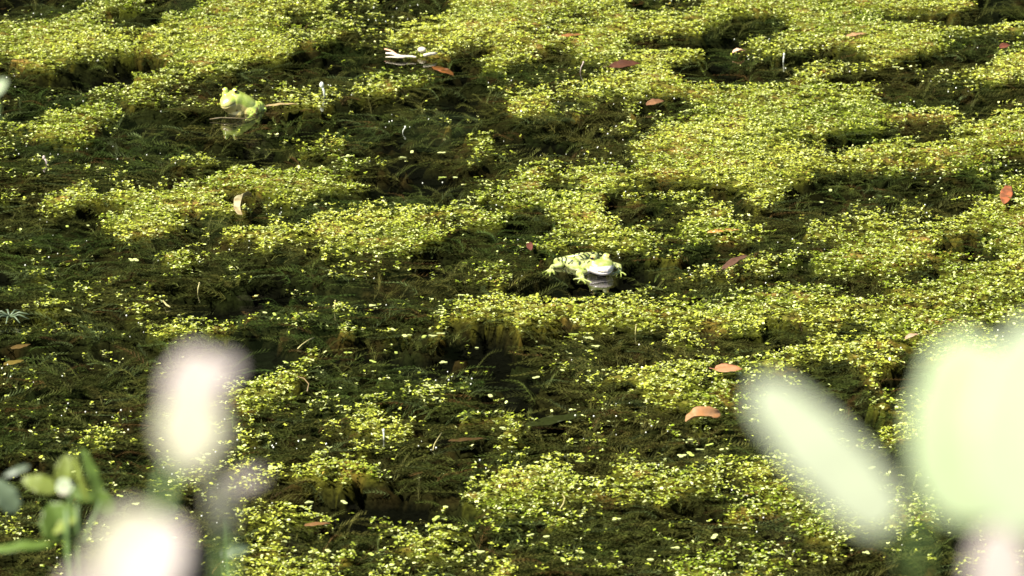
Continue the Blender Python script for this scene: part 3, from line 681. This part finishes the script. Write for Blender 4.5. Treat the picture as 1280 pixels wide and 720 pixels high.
# air bubbles and wet specks, coloured white to put sun glints on the surface
def bubbles():
    x, y = scatter(2600); d = cover(x, y); ok = (d > 1.2) & (d < 5.6) & (vn(x * 14, y * 14) > 0.62) & clear(x, y); x, y = x[ok], y[ok]
    bm = bmesh.new(); bmesh.ops.create_icosphere(bm, subdivisions=1, radius=1)
    T = np.array([v.co[:] for v in bm.verts]); F = np.array([[v.index for v in f.verts] for f in bm.faces]); bm.free()
    n = len(x); r = rng.uniform(0.0005, 0.0012, n)
    V = T[None] * r[:, None, None] + np.stack([x, y, r * 0.2], -1)[:, None]
    FF = F[None] + (np.arange(n) * len(T))[:, None, None]
    tag(link('air_bubbles', np_mesh('air_bubbles', V.reshape(-1, 3), FF.reshape(-1, 3), smooth=True), M['bubble']), 'tiny air bubbles caught on the weed at the water surface, coloured white as sun glints', 'bubbles', kind='stuff')
    print('bubbles', n)
bubbles()

# ------------------------------------------------------------------ bank plants close to the camera, far out of focus
def frame_at(pos, ang, tiltback, spin=0.0):
    """axes for a thing held up to the light: X along the direction ang (in the picture plane), Z towards us"""
    r = Vector((1, 0, 0)); u = UP; x = r * math.cos(ang) + u * math.sin(ang); z = (-FW + SUN * 0.6)
    z = (z - x * z.dot(x)).normalized()
    m = Matrix((x, z.cross(x), z)).transposed().to_4x4()
    return Matrix.Translation(pos) @ m @ Matrix.Rotation(tiltback, 4, 'X') @ Matrix.Rotation(spin, 4, 'Y')
def place(o, parent, M4):
    o.parent = parent; o.matrix_parent_inverse = Matrix.Identity(4); o.matrix_local = parent_inv[parent.name] @ M4
parent_inv = {}
def plant_root(name, loc, label, cat_='plant'):
    t = empty(name, loc); tag(t, label, cat_); parent_inv[t.name] = Matrix.Translation(loc).inverted(); return t
petal_pink = mat('pink_white_petal', (0.47, 0.41, 0.37), rough=0.6, trans=0.35, var=0.05)
petal_cream = mat('cream_petal', (0.46, 0.44, 0.32), rough=0.6, trans=0.35, var=0.05)
petal_green = mat('pale_green_petal', (0.42, 0.48, 0.31), rough=0.6, trans=0.35, var=0.05)
petal_mauve = mat('mauve_petal', (0.50, 0.44, 0.41), rough=0.6, trans=0.4, var=0.05)
leaf_pale = mat('pale_leaf', (0.42, 0.50, 0.29), rough=0.6, trans=0.35, var=0.08, scale=60)
leaf_green = mat('green_leaf', (0.12, 0.19, 0.03), rough=0.4, trans=0.45, var=0.25, scale=60)
leaf_lime = mat('lime_leaf', (0.22, 0.27, 0.05), rough=0.4, trans=0.45, var=0.25, scale=60)
leaf_grey = mat('grey_green_leaf', (0.11, 0.15, 0.08), rough=0.4, trans=0.3, var=0.2, scale=60)
def blossom(root, px, py, d, wpx, hpx, ang, mats, n=9, seed=0):
    """a blossom head: petals packed round a small calyx, wpx x hpx photograph pixels"""
    k = d / FPX; pos = along(px, py, d); r = random.Random(seed); Lh = hpx * k; Lw = wpx * k
    b = bmesh.new(); add_ball(b, (0, 0, 0), Lw * 0.07, 2)
    cal = link('blossom', bm_mesh('blossom', b), mats[0], None, True); place(cal, root, frame_at(pos, ang, 0))
    for i in range(n):
        a = 2 * math.pi * i / n + r.uniform(-.2, .2); ln = 0.5 * math.hypot(Lh * math.cos(a), Lw * math.sin(a)) * r.uniform(0.85, 1.05)
        p = link('petal', leaf_mesh(ln, ln * 0.95 + Lw * 0.12, 0.2, 0.15, tip=0.6, seed=i, thick=0.0002), r.choice(mats), cal)
        p.rotation_euler = (r.uniform(-.25, .25), r.uniform(-.35, .1), a)
    return cal
def pleaf(root, px0, py0, px1, py1, wpx, d, m, tilt=0.0, curl=0.1, fold=0.2, d1=None, seed=0, name='leaf', tip=0.8):
    A = along(px0, py0, d); B = along(px1, py1, d1 or d); ang = math.atan2(-(py1 - py0), px1 - px0); L = (B - A).length
    o = link(name, leaf_mesh(L, wpx * d / FPX, curl, fold, tip=tip, seed=seed, wav=0.02 if d < 1 else 0.06), m); place(o, root, frame_at(A, ang, tilt)); return o
def pstem(root, pts, r, m=None):
    P = [Vector(p) for p in pts]; base = parent_inv[root.name]
    D = [cat(np.array(P), i / 24) for i in range(25)]
    loc = [tuple(base @ Vector(q)) + (r * (1 + 0.8 * i / 24),) for i, q in enumerate(D)]
    return link('stem', tube_mesh('stem', loc, 8), m or M['stem'], root)
# left plant: pink and white blossoms
d = 0.56; g0 = Vector((-0.10, 0.50, 0.2))
t = plant_root('flowering_plant', g0, 'bank plant with blurred pink and white blossoms rising at the lower left')
blossom(t, 246, 480, d * 1.03, 70, 90, R(95), [petal_pink, petal_cream], 7, 1)
blossom(t, 236, 528, d * 1.04, 80, 70, R(80), [petal_cream, petal_green], 7, 2)
pleaf(t, 240, 525, 248, 435, 78, d * 1.01, petal_pink, curl=0.03, fold=0.05, seed=51, name='petal')
pleaf(t, 246, 500, 232, 590, 88, d, petal_cream, curl=0.03, fold=0.05, seed=52, name='petal')
pleaf(t, 266, 466, 298, 456, 30, d, petal_mauve, seed=3, name='petal')
blossom(t, 185, 712, d * 0.98, 130, 150, R(70), [petal_pink, petal_pink, petal_cream], 12, 4)
pleaf(t, 170, 740, 165, 632, 110, d * 0.965, petal_cream, curl=0.03, fold=0.05, seed=5, name='petal')
pleaf(t, 150, 760, 225, 655, 90, d * 0.955, petal_pink, curl=0.03, fold=0.05, seed=53, name='petal')
blossom(t, 120, 745, d, 90, 90, R(100), [petal_pink], 9, 14)
pstem(t, [along(236, 530, d * 1.04), along(208, 610, d * 1.04), along(190, 720, d * 1.03), along(185, 900, d * 1.02), (-0.09, 0.50, 0.9), g0], 0.0006)
t2 = plant_root('flowering_plant', Vector((-0.06, 0.55, 0.2)), 'slender bank plant with one faint greyish blurred petal pair left of the bottom centre')
pleaf(t2, 278, 668, 270, 592, 34, 0.60, petal_cream, seed=6, tilt=0.9, name='petal')
pleaf(t2, 290, 606, 330, 592, 15, 0.62, petal_mauve, seed=7, tilt=0.3, name='petal')
pstem(t2, [along(278, 668, 0.6), along(282, 760, 0.6), along(284, 900, 0.6), (-0.05, 0.56, 0.9), (-0.06, 0.55, 0.2)], 0.0004)
# right plant
d = 0.55
t = plant_root('leafy_plant', Vector((0.09, 0.50, 0.2)), 'bank plant with large pale green blurred leaves filling the lower right edge')
pleaf(t, 1222, 655, 1205, 415, 150, d, leaf_pale, seed=8, curl=0.03, fold=0.05, tip=0.6)
pleaf(t, 1290, 668, 1285, 400, 150, d * 0.985, petal_green, seed=9, curl=0.03, fold=0.05)
blossom(t, 1256, 716, d * 0.97, 70, 100, R(90), [petal_pink, petal_cream], 9, 5)
pleaf(t, 1250, 775, 1246, 655, 70, d * 0.955, petal_pink, curl=0.03, fold=0.05, seed=54, name='petal', tip=0.6)
pstem(t, [along(1235, 640, d * 1.03), along(1262, 700, d * 1.03), along(1275, 900, d * 1.03), (0.085, 0.5, 0.9), (0.09, 0.50, 0.2)], 0.0006)
t = plant_root('leafy_plant', Vector((0.05, 0.52, 0.2)), 'bank plant with one slanting cream green blurred petal right of the bottom centre')
pleaf(t, 1114, 656, 944, 478, 84, d, mat('cream_green_petal', (0.44, 0.48, 0.33), rough=0.6, trans=0.3, var=0.1, scale=200), seed=11, curl=0.03, fold=0.05, name='petal', tip=0.4)
pstem(t, [along(1112, 655, d), along(1135, 720, d), along(1150, 900, d), (0.055, 0.52, 0.9), (0.05, 0.52, 0.2)], 0.0002)
# left leafy plant further down the bank, only a little out of focus
d = 1.9
b0 = along(90, 800, d); b0.z = 0.2
t = plant_root('leafy_plant', b0, 'small green leafy plant with a white flower, slightly blurred at the lower left edge')
pleaf(t, 84, 676, 62, 628, 50, d, leaf_green, seed=21, tilt=0.3, fold=0.4)
pleaf(t, 60, 662, 100, 640, 34, d, leaf_lime, seed=22, tilt=-0.3)
pleaf(t, 126, 622, 102, 560, 15, d, leaf_green, seed=23, tilt=0.5)
pleaf(t, 110, 625, 92, 565, 10, d * 0.99, leaf_lime, seed=29, tilt=-0.5)
pleaf(t, 70, 612, 28, 600, 24, d, leaf_lime, seed=24, tilt=0.2)
pleaf(t, 78, 606, 84, 568, 22, d, leaf_lime, seed=25, tilt=0.2)
pleaf(t, 88, 612, 120, 625, 18, d, leaf_green, seed=26)
pleaf(t, 36, 583, 4, 596, 8, d * 0.98, leaf_grey, seed=27)
pleaf(t, 66, 682, -20, 692, 16, d, leaf_green, seed=28, tilt=0.6)
pleaf(t, 140, 640, 118, 612, 26, d, leaf_green, seed=30, tilt=-0.2)
pleaf(t, 20, 640, -8, 600, 30, d * 1.02, leaf_grey, seed=31, tilt=0.4)
blossom(t, 81, 609, d * 0.985, 24, 22, R(60), [petal_green, petal_cream], 6, 8)
pstem(t, [along(82, 610, d), along(92, 650, d), along(84, 700, d), along(88, 760, d), b0], 0.0007)
pstem(t, [along(130, 615, d), along(120, 640, d), along(104, 680, d), along(98, 760, d), b0], 0.0005)
b1 = along(296, 800, 1.7); b1.z = 0.2
t = plant_root('leafy_plant', b1, 'single teal green blurred leaf on a stem at the bottom left, beside the pink blossoms')
pleaf(t, 278, 692, 312, 686, 14, 1.7, leaf_grey, seed=41)
pstem(t, [along(280, 692, 1.7), along(284, 740, 1.7), along(290, 800, 1.7), b1], 0.0004)
b2 = Vector((-0.34, 1.6, 0.2))
t = plant_root('leafy_plant', b2, 'small pale green blurred leaf poking in at the left edge, upper part')
pleaf(t, -12, 118, 8, 100, 16, 1.6, leaf_pale, seed=42, tilt=0.2)
pstem(t, [along(-12, 118, 1.6), along(-40, 300, 1.6), (-0.33, 1.6, 0.6), b2], 0.0008)
t = plant_root('milfoil_plant', at(12, 396), 'pale grey green star shaped weed tip spreading at the left edge', 'water plant')
for i in range(9):
    a = R(20 + i * 40); q0 = at(12, 396, 0.006); q1 = at(12 + 26 * math.cos(a), 396 - 9 * math.sin(a), 0.004 + 0.006 * (math.sin(a) > 0))
    o = link('leaflet', tube_mesh('leaflet', [tuple(q0 - at(12, 396)) + (0.0014,), tuple((q0 + q1) / 2 - at(12, 396) + Vector((0, 0, 0.004))) + (0.0012,), tuple(q1 - at(12, 396)) + (0.0005,)], 6), leaf_grey, t)
